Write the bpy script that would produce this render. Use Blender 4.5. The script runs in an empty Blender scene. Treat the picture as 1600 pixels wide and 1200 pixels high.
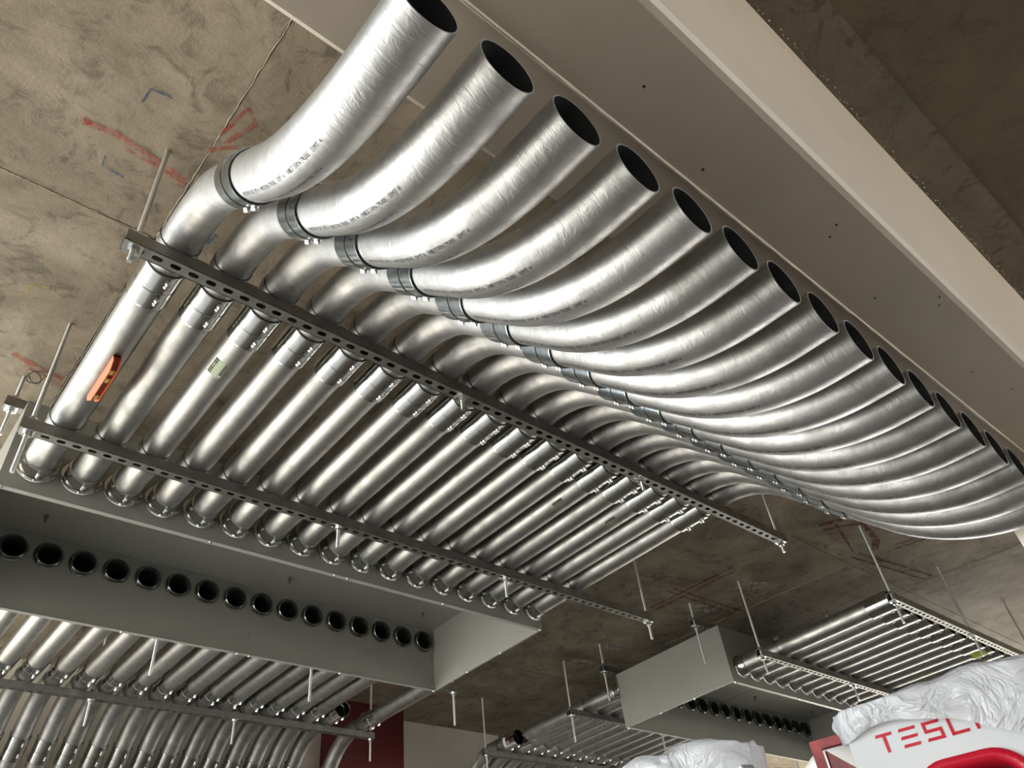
import bpy, bmesh, math, random
from mathutils import Vector, Matrix
random.seed(7)
S = bpy.context.scene
COL = S.collection
PI = math.pi
H0 = 1.22                                   # the lens is 1.22 m above the floor
def Z(z): return z + H0                     # heights below are noted relative to the lens

# ---------------------------------------------------------------- camera
cd = bpy.data.cameras.new('camera'); cam = bpy.data.objects.new('camera', cd); COL.objects.link(cam)
cd.sensor_width = 36.0; cd.lens = 1197.35 / 1600 * 36.0; cd.clip_start = 0.02; cd.clip_end = 200
RR = ((0.75762905, -0.64474043, -0.1015283), (-0.36962919, -0.55204398, 0.74741), (0.53793353, 0.5287317, 0.65655944))
M = Matrix(((RR[0][0], RR[1][0], -RR[2][0], 0), (RR[0][1], RR[1][1], -RR[2][1], 0), (RR[0][2], RR[1][2], -RR[2][2], H0), (0, 0, 0, 1)))
cam.matrix_world = M
S.camera = cam

# ---------------------------------------------------------------- sky, daylight, exposure
S.view_settings.view_transform = 'Standard'; S.view_settings.look = 'None'
S.view_settings.gamma = 1.0; S.view_settings.use_curve_mapping = False
S.view_settings.exposure = 0.45
W = bpy.data.worlds.new('sky'); S.world = W; W.use_nodes = True
bg = W.node_tree.nodes['Background']; bg.inputs[0].default_value = (0.86, 0.93, 1.0, 1); bg.inputs[1].default_value = 8.0
XR, LEFT_Y0, RIGHT_Y0, FRONT = 12.2, 1.2, 2.0, (-1.5, 11.7, 0.5)
def portal(name, loc, rot, sx, sy):         # guides the sky sampling through an opening of the garage, gives no light itself
    l = bpy.data.lights.new(name, 'AREA'); l.shape = 'RECTANGLE'; l.size = sx; l.size_y = sy
    l.cycles.is_portal = True
    o = bpy.data.objects.new(name, l); COL.objects.link(o); o.location = loc; o.rotation_euler = rot
sun_d = bpy.data.lights.new('sun', 'SUN'); sun_d.energy = 22.0; sun_d.angle = 0.012; sun_d.color = (1.0, 0.93, 0.82)
sun = bpy.data.objects.new('sun', sun_d); COL.objects.link(sun); sun.rotation_euler = Vector((-0.60, 0.12, -0.80)).to_track_quat('-Z', 'Y').to_euler()
portal('opening_portal_left', (-3.55, (LEFT_Y0+6.4)/2, 1.85), (0, -PI/2, 0), 3.6, 6.4-LEFT_Y0)
portal('opening_portal_corner', (-1.7, 6.35, 1.85), (-PI/2, 0, 0), 3.8, 3.6)
portal('opening_portal_front', ((FRONT[0]+FRONT[1])/2, -8.9, 2.1), (PI/2, 0, 0), FRONT[1]-FRONT[0], 2.4)
portal('opening_portal_right', (XR-0.1, (RIGHT_Y0+6.4)/2, 1.9), (0, PI/2, 0), 3.4, 6.4-RIGHT_Y0)
S.cycles.max_bounces = 10; S.cycles.diffuse_bounces = 5; S.cycles.glossy_bounces = 6
S.cycles.sample_clamp_indirect = 6.0

# ---------------------------------------------------------------- materials
def newmat(name):
    m = bpy.data.materials.new(name); m.use_nodes = True
    nt = m.node_tree; b = nt.nodes['Principled BSDF']
    return m, nt, b
def N(nt, t, **kw):
    n = nt.nodes.new(t)
    for k, val in kw.items():
        if k in n.inputs: n.inputs[k].default_value = val
        else: setattr(n, k, val)
    return n
def ramp(nt, fac, stops):
    r = nt.nodes.new('ShaderNodeValToRGB'); e = r.color_ramp.elements
    while len(e) < len(stops): e.new(0.5)
    for el, (p, c) in zip(e, stops):
        el.position = p; el.color = (c, c, c, 1) if isinstance(c, (int, float)) else (*c, 1)
    nt.links.new(fac, r.inputs[0]); return r.outputs[0]
def bump(nt, b, h, strength, dist=0.002):
    bn = N(nt, 'ShaderNodeBump'); bn.inputs['Strength'].default_value = strength; bn.inputs['Distance'].default_value = dist
    nt.links.new(h, bn.inputs['Height']); nt.links.new(bn.outputs[0], b.inputs['Normal'])
def plain(name, col, rough=0.5, metal=0.0, noise=0.0, scale=30, coat=0.0):
    m, nt, b = newmat(name)
    b.inputs['Base Color'].default_value = (*col, 1); b.inputs['Roughness'].default_value = rough; b.inputs['Metallic'].default_value = metal
    b.inputs['Coat Weight'].default_value = coat
    if noise:
        tc = N(nt, 'ShaderNodeTexCoord'); n = N(nt, 'ShaderNodeTexNoise', Scale=scale, Detail=5)
        nt.links.new(tc.outputs['Object'], n.inputs['Vector'])
        c = ramp(nt, n.outputs[0], [(0.3, tuple(x*(1-noise) for x in col)), (0.7, tuple(min(1, x*(1+noise)) for x in col))])
        nt.links.new(c, b.inputs['Base Color'])
        bump(nt, b, n.outputs[0], 0.15, 0.001)
    return m
def galv(name, lo, hi, r0, r1, peel, peel_scale, metal=1.0, streak=0.35):
    """galvanised steel on a tube whose UV runs in metres round and along it"""
    m, nt, b = newmat(name); L = nt.links.new
    uv = N(nt, 'ShaderNodeUVMap'); uv.uv_map = 'UVMap'
    oi = N(nt, 'ShaderNodeObjectInfo')
    off = N(nt, 'ShaderNodeVectorMath', operation='MULTIPLY_ADD'); off.inputs[1].default_value = (7, 9, 3)
    L(oi.outputs['Random'], off.inputs[0]); L(uv.outputs[0], off.inputs[2])
    mp = N(nt, 'ShaderNodeMapping'); mp.inputs['Scale'].default_value = (60, 2.2, 1); L(off.outputs[0], mp.inputs[0])
    st = N(nt, 'ShaderNodeTexNoise', Scale=1.0, Detail=6, Roughness=0.65); L(mp.outputs[0], st.inputs['Vector'])
    bl = N(nt, 'ShaderNodeTexNoise', Scale=16.0, Detail=5); L(off.outputs[0], bl.inputs['Vector'])
    pm = N(nt, 'ShaderNodeMapping'); pm.inputs['Scale'].default_value = (0.30, 1.0, 1); pm.inputs['Rotation'].default_value = (0, 0, 0.35); L(off.outputs[0], pm.inputs[0])
    pe = N(nt, 'ShaderNodeTexNoise', Scale=peel_scale, Detail=4, Roughness=0.65, Distortion=0.9); L(pm.outputs[0], pe.inputs['Vector'])
    mx = N(nt, 'ShaderNodeMix', data_type='FLOAT'); mx.inputs[0].default_value = streak
    L(bl.outputs[0], mx.inputs[2]); L(st.outputs[0], mx.inputs[3])
    rnd = N(nt, 'ShaderNodeMath', operation='MULTIPLY_ADD'); rnd.inputs[1].default_value = 0.22; L(oi.outputs['Random'], rnd.inputs[0]); 
    sub = N(nt, 'ShaderNodeMath', operation='SUBTRACT'); L(mx.outputs[0], sub.inputs[0]); sub.inputs[1].default_value = 0.11
    L(sub.outputs[0], rnd.inputs[2])
    L(ramp(nt, rnd.outputs[0], [(0.32, lo), (0.62, hi)]), b.inputs['Base Color'])
    L(ramp(nt, mx.outputs[0], [(0.3, r1), (0.7, r0)]), b.inputs['Roughness'])
    b.inputs['Metallic'].default_value = metal
    bump(nt, b, pe.outputs[0], peel, 0.0022)
    return m
M_TUBE = galv('galvanised_tube', (0.33, 0.33, 0.315), (0.48, 0.475, 0.46), 0.37, 0.52, 0.20, 90)
M_BEND = galv('galvanised_bend', (0.30, 0.295, 0.28), (0.46, 0.455, 0.445), 0.40, 0.57, 0.65, 80)
M_FIT = plain('zinc_plated_fitting', (0.56, 0.56, 0.54), 0.16, 1.0, 0.08, 40)
M_STRAP = plain('blued_zinc_coupling', (0.33, 0.36, 0.37), 0.24, 1.0, 0.2, 60)
M_SCREW = plain('bright_zinc_screw', (0.80, 0.81, 0.80), 0.22, 1.0)
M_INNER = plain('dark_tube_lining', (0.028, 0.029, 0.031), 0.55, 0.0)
M_CHAN = plain('pregalvanised_channel', (0.26, 0.254, 0.238), 0.5, 0.85, 0.18, 18)
M_CLAMP = plain('dull_steel_clamp', (0.26, 0.26, 0.25), 0.45, 0.9, 0.15, 25)
M_BOX = plain('grey_enamel_sheet', (0.285, 0.285, 0.262), 0.36, 0.0, 0.04, 6)
M_BOXTRIM = plain('grey_enamel_edge', (0.36, 0.36, 0.335), 0.4)
M_BUSH = plain('dark_metal_bushing', (0.22, 0.22, 0.21), 0.2, 1.0)
M_BEIGE = None
def threaded():
    m, nt, b = newmat('threaded_rod_zinc'); L = nt.links.new
    b.inputs['Base Color'].default_value = (0.66, 0.68, 0.66, 1); b.inputs['Metallic'].default_value = 0.9; b.inputs['Roughness'].default_value = 0.35
    tc = N(nt, 'ShaderNodeTexCoord'); w = N(nt, 'ShaderNodeTexWave', Scale=160.0); w.bands_direction = 'Z'
    L(tc.outputs['Object'], w.inputs['Vector']); bump(nt, b, w.outputs['Fac'], 0.5, 0.001); return m
M_ROD = threaded()
def concrete(name, dark, lit, rough=0.75, stain=0.75, seed=0.0, sheen=0.35):
    m, nt, b = newmat(name); L = nt.links.new
    tc = N(nt, 'ShaderNodeTexCoord'); ad = N(nt, 'ShaderNodeVectorMath', operation='ADD'); ad.inputs[1].default_value = (seed, seed*2, 0)
    L(tc.outputs['Object'], ad.inputs[0])
    n1 = N(nt, 'ShaderNodeTexNoise', Scale=2.6, Detail=9, Roughness=0.68, Distortion=0.6); L(ad.outputs[0], n1.inputs['Vector'])
    n2 = N(nt, 'ShaderNodeTexNoise', Scale=8.5, Detail=9, Roughness=0.72, Distortion=1.0); L(ad.outputs[0], n2.inputs['Vector'])
    n3 = N(nt, 'ShaderNodeTexNoise', Scale=120.0, Detail=4, Roughness=0.6); L(ad.outputs[0], n3.inputs['Vector'])
    base = ramp(nt, n1.outputs[0], [(0.30, dark), (0.66, lit)])
    sp = ramp(nt, n2.outputs[0], [(0.36, 0.42), (0.48, 1.0), (0.62, 1.0), (0.76, 1.25)])
    fine = ramp(nt, n3.outputs[0], [(0.25, 0.86), (0.75, 1.1)])
    m1 = N(nt, 'ShaderNodeMix', data_type='RGBA', blend_type='MULTIPLY'); m1.inputs[0].default_value = stain
    L(base, m1.inputs[6]); L(sp, m1.inputs[7])
    m2 = N(nt, 'ShaderNodeMix', data_type='RGBA', blend_type='MULTIPLY'); m2.inputs[0].default_value = 1.0
    L(m1.outputs[2], m2.inputs[6]); L(fine, m2.inputs[7]); L(m2.outputs[2], b.inputs['Base Color'])
    b.inputs['Roughness'].default_value = rough; b.inputs['Specular IOR Level'].default_value = sheen
    mh = N(nt, 'ShaderNodeMath', operation='ADD'); L(n2.outputs[0], mh.inputs[0]); L(n3.outputs[0], mh.inputs[1])
    bump(nt, b, mh.outputs[0], 0.25, 0.004)
    return m
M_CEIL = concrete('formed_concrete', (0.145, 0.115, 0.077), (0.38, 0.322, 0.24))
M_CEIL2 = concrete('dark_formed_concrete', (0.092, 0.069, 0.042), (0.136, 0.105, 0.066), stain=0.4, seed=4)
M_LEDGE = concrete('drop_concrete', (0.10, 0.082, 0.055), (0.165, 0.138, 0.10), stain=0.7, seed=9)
M_SEAM = plain('grout_bead', (0.36, 0.31, 0.24), 0.8, 0, 0.4, 60)
M_FLOOR = concrete('sealed_floor_concrete', (0.09, 0.078, 0.062), (0.14, 0.125, 0.10), rough=0.24, stain=0.4, seed=2, sheen=0.5)
def paint(name, a, c, rough):
    m, nt, b = newmat(name); L = nt.links.new
    tc = N(nt, 'ShaderNodeTexCoord'); n = N(nt, 'ShaderNodeTexNoise', Scale=3.0, Detail=6, Roughness=0.6); L(tc.outputs['Object'], n.inputs['Vector'])
    f = N(nt, 'ShaderNodeTexNoise', Scale=220.0, Detail=2); L(tc.outputs['Object'], f.inputs['Vector'])
    L(ramp(nt, n.outputs[0], [(0.3, a), (0.7, c)]), b.inputs['Base Color']); b.inputs['Roughness'].default_value = rough
    bump(nt, b, f.outputs[0], 0.12, 0.001); return m
M_BEAM = paint('beige_wall_paint', (0.40, 0.345, 0.275), (0.45, 0.39, 0.315), 0.5)
M_WALL = paint('cream_block_paint', (0.74, 0.69, 0.60), (0.80, 0.75, 0.66), 0.6)
M_REDWALL = paint('red_wall_paint', (0.075, 0.002, 0.004), (0.10, 0.003, 0.006), 0.5)
M_REDSIDE = paint('bright_red_paint', (0.50, 0.04, 0.04), (0.6, 0.06, 0.05), 0.5)
def chalk(name, col, cover, scale):
    m, nt, b = newmat(name); L = nt.links.new
    b.inputs['Base Color'].default_value = (*col, 1); b.inputs['Roughness'].default_value = 0.9
    tc = N(nt, 'ShaderNodeTexCoord'); n = N(nt, 'ShaderNodeTexNoise', Scale=scale, Detail=5, Roughness=0.75); L(tc.outputs['Object'], n.inputs['Vector'])
    L(ramp(nt, n.outputs[0], [(0.37, 0.0), (0.60, cover)]), b.inputs['Alpha']); return m
M_RED = chalk('red_lumber_crayon', (0.46, 0.09, 0.065), 0.62, 32)
M_REDF = chalk('faded_red_crayon', (0.20, 0.03, 0.025), 0.8, 35)
M_BLUE = chalk('blue_crayon', (0.05, 0.10, 0.20), 1.0, 50)
M_YEL = chalk('yellow_crayon', (0.50, 0.42, 0.06), 1.0, 50)
M_WHT = chalk('white_spray', (0.62, 0.58, 0.53), 0.75, 12)
M_BLACK = plain('black_ink', (0.012, 0.012, 0.012), 0.6)
M_INK = plain('grey_print_ink', (0.05, 0.05, 0.045), 0.6)
M_WHITE = plain('white_gloss_plastic', (0.56, 0.57, 0.57), 0.22, 0, 0, coat=0.3)
M_CRED = plain('red_gloss_plastic', (0.44, 0.006, 0.022), 0.25, 0, 0, coat=0.15)
M_CDARK = plain('dark_red_recess', (0.09, 0.004, 0.008), 0.4)
M_GREYP = plain('grey_rubber', (0.16, 0.16, 0.17), 0.3)
M_STEELRED = plain('worn_red_paint', (0.30, 0.035, 0.03), 0.5, 0, 0.35, 30)
M_SKIN = plain('skin', (0.50, 0.29, 0.21), 0.5)
M_HAT = plain('white_hard_hat', (0.80, 0.78, 0.74), 0.3)
M_CLOTH = plain('grey_work_cloth', (0.16, 0.17, 0.19), 0.9, 0, 0.2, 60)
M_JEAN = plain('dark_denim', (0.04, 0.05, 0.08), 0.9, 0, 0.2, 60)
M_HAIR = plain('brown_hair', (0.05, 0.03, 0.02), 0.7)
M_ORANGE = plain('orange_level_body', (0.80, 0.17, 0.06), 0.4)
M_DARKORANGE = plain('dark_orange_recess', (0.24, 0.025, 0.012), 0.5)
M_VIAL = plain('yellow_green_vial', (0.62, 0.72, 0.16), 0.15, 0, 0, coat=0.5)
M_GREEN = plain('pale_green_sticker', (0.50, 0.58, 0.42), 0.6)
M_STICK = plain('grey_sticker', (0.13, 0.13, 0.11), 0.6)
M_PAPER = plain('white_paper_sticker', (0.72, 0.71, 0.68), 0.6)
M_ASPH = plain('pale_paving', (0.42, 0.39, 0.34), 0.9, 0, 0.2, 5)
M_LIME = plain('lime_paint', (0.45, 0.55, 0.08), 0.5)
def film():
    m, nt, b = newmat('white_plastic_film'); L = nt.links.new
    b.inputs['Base Color'].default_value = (0.55, 0.55, 0.555, 1); b.inputs['Roughness'].default_value = 0.25
    b.inputs['Alpha'].default_value = 0.80; b.inputs['Subsurface Weight'].default_value = 0.0
    tc = N(nt, 'ShaderNodeTexCoord'); n = N(nt, 'ShaderNodeTexNoise', Scale=9.0, Detail=4, Roughness=0.55, Distortion=1.2); L(tc.outputs['Object'], n.inputs['Vector'])
    sb = N(nt, 'ShaderNodeMath', operation='SUBTRACT'); sb.inputs[1].default_value = 0.5; L(n.outputs[0], sb.inputs[0])
    ab = N(nt, 'ShaderNodeMath', operation='ABSOLUTE'); L(sb.outputs[0], ab.inputs[0])
    bump(nt, b, ab.outputs[0], 0.7, 0.05); return m
M_FILM = film()

# ---------------------------------------------------------------- mesh builder
class MB:
    def __init__(s): s.v = []; s.f = []; s.m = []; s.sm = []; s.uv = []
    def add(s, vs, fs, mat=0, smooth=False, uvs=None):
        o = len(s.v); s.v += [tuple(p) for p in vs]
        for k, f in enumerate(fs):
            s.f.append(tuple(i + o for i in f)); s.m.append(mat); s.sm.append(smooth)
            s.uv.append(uvs[k] if uvs else [(vs[i][0], vs[i][1]) for i in f])
    def box(s, a, b, mat=0, mx=None):
        x0, y0, z0 = a; x1, y1, z1 = b
        vs = [Vector(p) for p in ((x0,y0,z0),(x1,y0,z0),(x1,y1,z0),(x0,y1,z0),(x0,y0,z1),(x1,y0,z1),(x1,y1,z1),(x0,y1,z1))]
        if mx is not None: vs = [mx @ p for p in vs]
        s.add(vs, [(0,3,2,1),(4,5,6,7),(0,1,5,4),(1,2,6,5),(2,3,7,6),(3,0,4,7)], mat)
    def prism(s, poly, h0, h1, mx=None, mat=0):
        n = len(poly); vs = [Vector((p[0], p[1], h0)) for p in poly] + [Vector((p[0], p[1], h1)) for p in poly]
        if mx is not None: vs = [mx @ p for p in vs]
        s.add(vs, [tuple(range(n))[::-1], tuple(range(n, 2*n))] + [(i, (i+1) % n, n+(i+1) % n, n+i) for i in range(n)], mat)
    def lathe(s, prof, mx=None, seg=32, mat=0, smooth=True):
        """prof: (t along local z, radius); every profile segment gets its own rings so edges stay crisp"""
        for (t0, r0), (t1, r1) in zip(prof, prof[1:]):
            vs = []; 
            for t, r in ((t0, r0), (t1, r1)):
                for k in range(seg):
                    a = 2*PI*k/seg; vs.append(Vector((r*math.cos(a), r*math.sin(a), t)))
            uvs = []
            fs = []
            for k in range(seg):
                k2 = (k+1) % seg; fs.append((k, k2, seg+k2, seg+k))
                u0 = k/seg*2*PI*max(r0, r1); u1 = (k+1)/seg*2*PI*max(r0, r1)
                uvs.append([(u0, t0), (u1, t0), (u1, t1), (u0, t1)])
            if mx is not None: vs = [mx @ p for p in vs]
            s.add(vs, fs, mat, smooth, uvs)
    def tube(s, path, r, wall=0.003, seg=40, mat=0, inner=1):
        """hollow tube along a path lying in a plane x = const"""
        n = len(path); P = [Vector(p) for p in path]; X = Vector((1, 0, 0)); ln = [0.0]
        for a, b in zip(P, P[1:]): ln.append(ln[-1] + (b-a).length)
        fr = []
        for i in range(n):
            t = (P[min(i+1, n-1)] - P[max(i-1, 0)]).normalized(); fr.append(t.cross(X).normalized())
        for rad, mt, flip in ((r, mat, False), (r - wall, inner, True)):
            vs = []; fs = []; uvs = []
            for i in range(n):
                for k in range(seg):
                    a = 2*PI*k/seg; vs.append(P[i] + rad*(math.cos(a)*X + math.sin(a)*fr[i]))
            for i in range(n-1):
                for k in range(seg):
                    k2 = (k+1) % seg; q = (i*seg+k, (i+1)*seg+k, (i+1)*seg+k2, i*seg+k2)
                    u0 = k/seg*2*PI*r; u1 = (k+1)/seg*2*PI*r
                    uq = [(u0, ln[i]), (u0, ln[i+1]), (u1, ln[i+1]), (u1, ln[i])]
                    if flip: q = q[::-1]; uq = uq[::-1]
                    fs.append(q); uvs.append(uq)
            s.add(vs, fs, mt, True, uvs)
        for i in (0, n-1):
            vs = [P[i] + rad*(math.cos(2*PI*k/seg)*X + math.sin(2*PI*k/seg)*fr[i]) for rad in (r, r-wall) for k in range(seg)]
            s.add(vs, [(k, (k+1) % seg, seg+(k+1) % seg, seg+k) for k in range(seg)], mat)
    def wire(s, path, r, seg=8, mat=0, closed=False):
        P = [Vector(p) for p in path]; n = len(P); vs = []; fs = []
        ref = Vector((0.31, 0.2, 0.93))
        for i in range(n):
            a = P[(i-1) % n] if closed else P[max(i-1, 0)]; b = P[(i+1) % n] if closed else P[min(i+1, n-1)]
            t = (b-a).normalized(); u = t.cross(ref).normalized(); w = t.cross(u)
            for k in range(seg):
                an = 2*PI*k/seg; vs.append(P[i] + r*(math.cos(an)*u + math.sin(an)*w))
        for i in range(n if closed else n-1):
            j = (i+1) % n
            for k in range(seg): fs.append((i*seg+k, i*seg+(k+1) % seg, j*seg+(k+1) % seg, j*seg+k))
        if not closed: fs += [tuple(range(seg))[::-1], tuple(range((n-1)*seg, n*seg))]
        s.add(vs, fs, mat, True)
    def mesh(s, name, mats):
        me = bpy.data.meshes.new(name); me.from_pydata(s.v, [], s.f)
        for m in (mats if isinstance(mats, (list, tuple)) else [mats]): me.materials.append(m)
        me.polygons.foreach_set('material_index', s.m); me.polygons.foreach_set('use_smooth', s.sm)
        ul = me.uv_layers.new(name='UVMap'); flat = []
        for u in s.uv:
            for a in u: flat += [a[0], a[1]]
        ul.data.foreach_set('uv', flat); me.update(); return me
def link(name, me, parent=None, loc=(0,0,0), rot=(0,0,0)):
    o = bpy.data.objects.new(name, me); COL.objects.link(o); o.location = loc; o.rotation_euler = rot
    if parent is not None: o.parent = parent
    return o
def tag(o, label=None, cat=None, group=None, kind=None):
    if label: o['label'] = label
    if cat: o['category'] = cat
    if group: o['group'] = group
    if kind: o['kind'] = kind
    return o
def thing(name, loc, label, cat, group=None, rotz=0.0):
    o = link(name, None, None, loc, (0, 0, rotz)); return tag(o, label, cat, group)
def kids(o): return [c for c in bpy.data.objects if c.parent == o]
def copy_tree(o, children, loc, label=None, group=None):
    r = o.copy(); COL.objects.link(r); r.location = loc
    if label: r['label'] = label
    if group: r['group'] = group
    for ch, subs in children:
        c = ch.copy(); COL.objects.link(c); c.parent = r
        for d in subs:
            e = d.copy(); COL.objects.link(e); e.parent = c
    return r
def tree_of(o): return [(c, kids(c)) for c in kids(o)]
ORD = ['first','second','third','fourth','fifth','sixth','seventh','eighth','ninth','tenth','eleventh','twelfth','thirteenth','fourteenth','fifteenth','sixteenth','seventeenth','eighteenth']
def dirmat(loc, d):                          # local z along d
    return Matrix.Translation(Vector(loc)) @ Vector(d).to_track_quat('Z', 'Y').to_matrix().to_4x4()

# ---------------------------------------------------------------- measures (metres; y runs away from the viewer along the conduits)
R = 0.05715; PITCH = 0.156
HP = 1.837                                  # near conduit axis
ZF = 2.020                                  # far conduit axis
YN, YF = 2.838, 3.829                       # near and far face of the pull boxes
ZB, ZT = 1.7227, 2.1124                     # bottom and top of the pull boxes
BX1, BX1R, BX2, BX2R = 0.205, 2.863, 4.594, 7.25
X1 = 0.3105                                 # first near conduit
X2 = 4.715
XF1 = 0.285; XF2 = 4.665
def zceil(y): return 2.141 + 0.0477*y

# ---------------------------------------------------------------- structure
def struct(name, mb, mats, loc=(0,0,0)):
    o = link(name, mb.mesh(name, mats), None, loc); o['kind'] = 'structure'; return o
b = MB(); b.box((-3.6, -9, -0.2), (XR, 6.4, 0)); floor = struct('floor', b, M_FLOOR)
b = MB(); b.box((-80, -80, -0.4), (80, 80, -0.21)); struct('ground', b, M_ASPH)

# ceiling: sheet-formed slab panels with open joints, falling gently towards the beam
b = MB(); b.box((-3.6, -9, Z(2.62)), (XR, 6.6, Z(2.9))); ceil = struct('ceiling', b, M_CEIL2)
xe = [-3.6, 0.304, 5.662, XR]; ye = [0.10, 1.918, 4.55, 6.30]
for i in range(len(xe)-1):
    for j in range(len(ye)-1):
        x0, x1, y0, y1 = xe[i]+0.003, xe[i+1]-0.003, ye[j]+0.003, ye[j+1]-0.003
        dz = random.uniform(0, 0.004)
        vs = [(x0,y0,Z(zceil(y0)+dz)),(x1,y0,Z(zceil(y0)+dz)),(x1,y1,Z(zceil(y1)+dz)),(x0,y1,Z(zceil(y1)+dz))]
        vs += [(p[0], p[1], Z(2.62)) for p in vs]
        b = MB(); b.add(vs, [(3,2,1,0)[::-1][::-1], (4,5,6,7), (0,1,5,4),(1,2,6,5),(2,3,7,6),(3,0,4,7)])
        link('panel', b.mesh('panel', M_CEIL), ceil)
def bead(pts, r0, seed):                     # ragged grout fin left along a joint
    rr = random.Random(seed); b = MB()
    for (xa, ya), (xb, yb) in zip(pts, pts[1:]):
        L = math.hypot(xb-xa, yb-ya); n = max(2, int(L/0.018)); path = []
        for k in range(n+1):
            t = k/n; x = xa+(xb-xa)*t + rr.uniform(-1, 1)*0.0018; y = ya+(yb-ya)*t + rr.uniform(-1, 1)*0.0018
            path.append((x, y, Z(zceil(y) + rr.uniform(-0.3, 0.6)*r0)))
        b.wire(path, r0, 5)
    o = link('joint_bead', b.mesh('joint_bead', M_SEAM), ceil)
bead([(0.304, 0.9), (0.304, 1.9)], 0.0022, 1); bead([(-0.4, 1.9195), (0.29, 1.9145)], 0.0024, 2); bead([(0.306, 2.2), (0.306, 3.2)], 0.0018, 3)
bead([(3.6, 1.92), (5.64, 1.922)], 0.004, 4); bead([(5.664, 0.6), (5.662, 1.9)], 0.004, 5); bead([(4.9, 1.93), (4.93, 3.6)], 0.0014, 6)
def mark(pts, w, m, name='chalk_mark', lab=None, ragged=0.25):
    b = MB(); rr = random.Random(len(pts)*31 + int(pts[0][0]*997))
    for (xa, ya), (xb, yb) in zip(pts, pts[1:]):
        L = math.hypot(xb-xa, yb-ya) + 1e-6; n = max(2, int(L/0.03)); nx, ny = -(yb-ya)/L, (xb-xa)/L; vs = []
        for k in range(n+1):
            t = k/n; x, y = xa+(xb-xa)*t, ya+(yb-ya)*t; ww = w*(1+rr.uniform(-ragged, ragged))/2
            for sg in (-1, 1):
                yy = y+ny*ww*sg; vs.append((x+nx*ww*sg, yy, Z(zceil(yy)-0.0015)))
        b.add(vs, [(2*k, 2*k+1, 2*k+3, 2*k+2) for k in range(n)])
    o = link(name, b.mesh(name, m), ceil)
    if lab: o['label'] = lab
mark([(-0.03, 1.60), (0.06, 1.585), (0.17, 1.60), (0.30, 1.62)], 0.022, M_RED, lab='long red crayon stroke')
mark([(-0.032, 1.585), (-0.01, 1.60)], 0.02, M_RED); mark([(0.10, 1.62), (0.22, 1.625), (0.30, 1.64)], 0.014, M_RED)
mark([(0.327, 1.42), (0.372, 1.30), (0.33, 1.262), (0.305, 1.40)], 0.013, M_RED, lab='red crayon box outline')
mark([(0.30, 1.47), (0.36, 1.41)], 0.016, M_RED); mark([(0.37, 1.86), (0.40, 1.80)], 0.03, M_RED)
mark([(0.082, 1.436), (0.085, 1.377)], 0.005, M_BLUE); mark([(0.085, 1.377), (0.145, 1.368)], 0.008, M_BLUE, lab='blue corner mark')
mark([(0.062, 1.68), (0.066, 1.722)], 0.007, M_BLUE); mark([(0.066, 1.722), (0.136, 1.727)], 0.008, M_BLUE, lab='blue corner mark')
mark([(0.45, 1.83), (0.46, 1.77)], 0.012, M_BLUE)
mark([(0.035, 2.441), (0.047, 2.361)], 0.006, M_YEL); mark([(0.047, 2.361), (0.128, 2.36)], 0.003, M_YEL, lab='yellow corner mark')
mark([(0.09, 2.80), (0.18, 2.83), (0.29, 2.85)], 0.028, M_RED); mark([(0.16, 2.86), (0.30, 2.90)], 0.014, M_RED)
for pts, w in (([(4.27, 3.13), (4.24, 2.38)], 0.02), ([(4.33, 3.13), (4.30, 2.40)], 0.02), ([(4.15, 2.87), (4.93, 2.87)], 0.02), ([(4.15, 2.82), (4.93, 2.80)], 0.02),
               ([(4.75, 2.60), (4.95, 3.00)], 0.016), ([(4.81, 1.851), (5.62, 1.741)], 0.022), ([(4.80, 1.79), (5.60, 1.68)], 0.022), ([(5.62, 1.74), (5.60, 1.68)], 0.02),
               ([(4.90, 1.62), (4.98, 1.20)], 0.022), ([(4.95, 1.66), (5.05, 1.22)], 0.02), ([(4.23, 1.73), (4.33, 1.52)], 0.05), ([(4.30, 1.75), (4.44, 1.55)], 0.03),
               ([(4.28, 1.52), (4.70, 1.62)], 0.03), ([(4.72, 1.62), (4.85, 1.70)], 0.05), ([(4.3, 1.66), (4.75, 1.80)], 0.014), ([(5.05, 1.83), (5.05, 1.72)], 0.016), ([(5.35, 1.78), (5.35, 1.68)], 0.016)):
    mark(pts, w, M_REDF)
for x, y in ((4.605, 2.491), (4.619, 2.921), (4.636, 3.795), (4.618, 4.208)):
    mark([(x-0.10, y+0.05), (x-0.02, y), (x+0.09, y-0.05)], 0.13, M_WHT, 'paint_patch', None, 0.5)
    mark([(x-0.03, y-0.03), (x+0.03, y+0.03)], 0.008, M_BLACK, 'cross_mark'); mark([(x-0.03, y+0.03), (x+0.03, y-0.03)], 0.008, M_BLACK, 'cross_mark')

# painted beam across the picture, its face towards the viewer leaning a little
SOF = 1.42
b = MB(); prof = [(0.612, SOF), (0.606, SOF-0.006), (0.404, SOF-0.006), (0.398, SOF-0.010), (0.396, SOF-0.002), (0.205, SOF), (0.192, SOF+0.004), (0.183, SOF+0.014), (0.118, 2.16), (0.118, 2.7), (0.618, 2.7), (0.618, SOF+0.006)]
vs = [(-3.6, y, Z(z)) for y, z in prof] + [(XR, y, Z(z)) for y, z in prof]; n = len(prof)
b.add(vs, [tuple(range(n)), tuple(range(n, 2*n))[::-1]] + [(i, n+i, n+(i+1) % n, (i+1) % n) for i in range(n)])
beam = struct('beam', b, M_BEAM)
b = MB(); rr = random.Random(3)
b.wire([(x*0.03-1, 0.400+rr.uniform(-1, 1)*0.0012, Z(SOF-0.008+rr.uniform(-1, 1)*0.001)) for x in range(180)], 0.0022, 6)
link('paint_seam', b.mesh('paint_seam', M_BEAM), beam)
b = MB()
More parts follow.
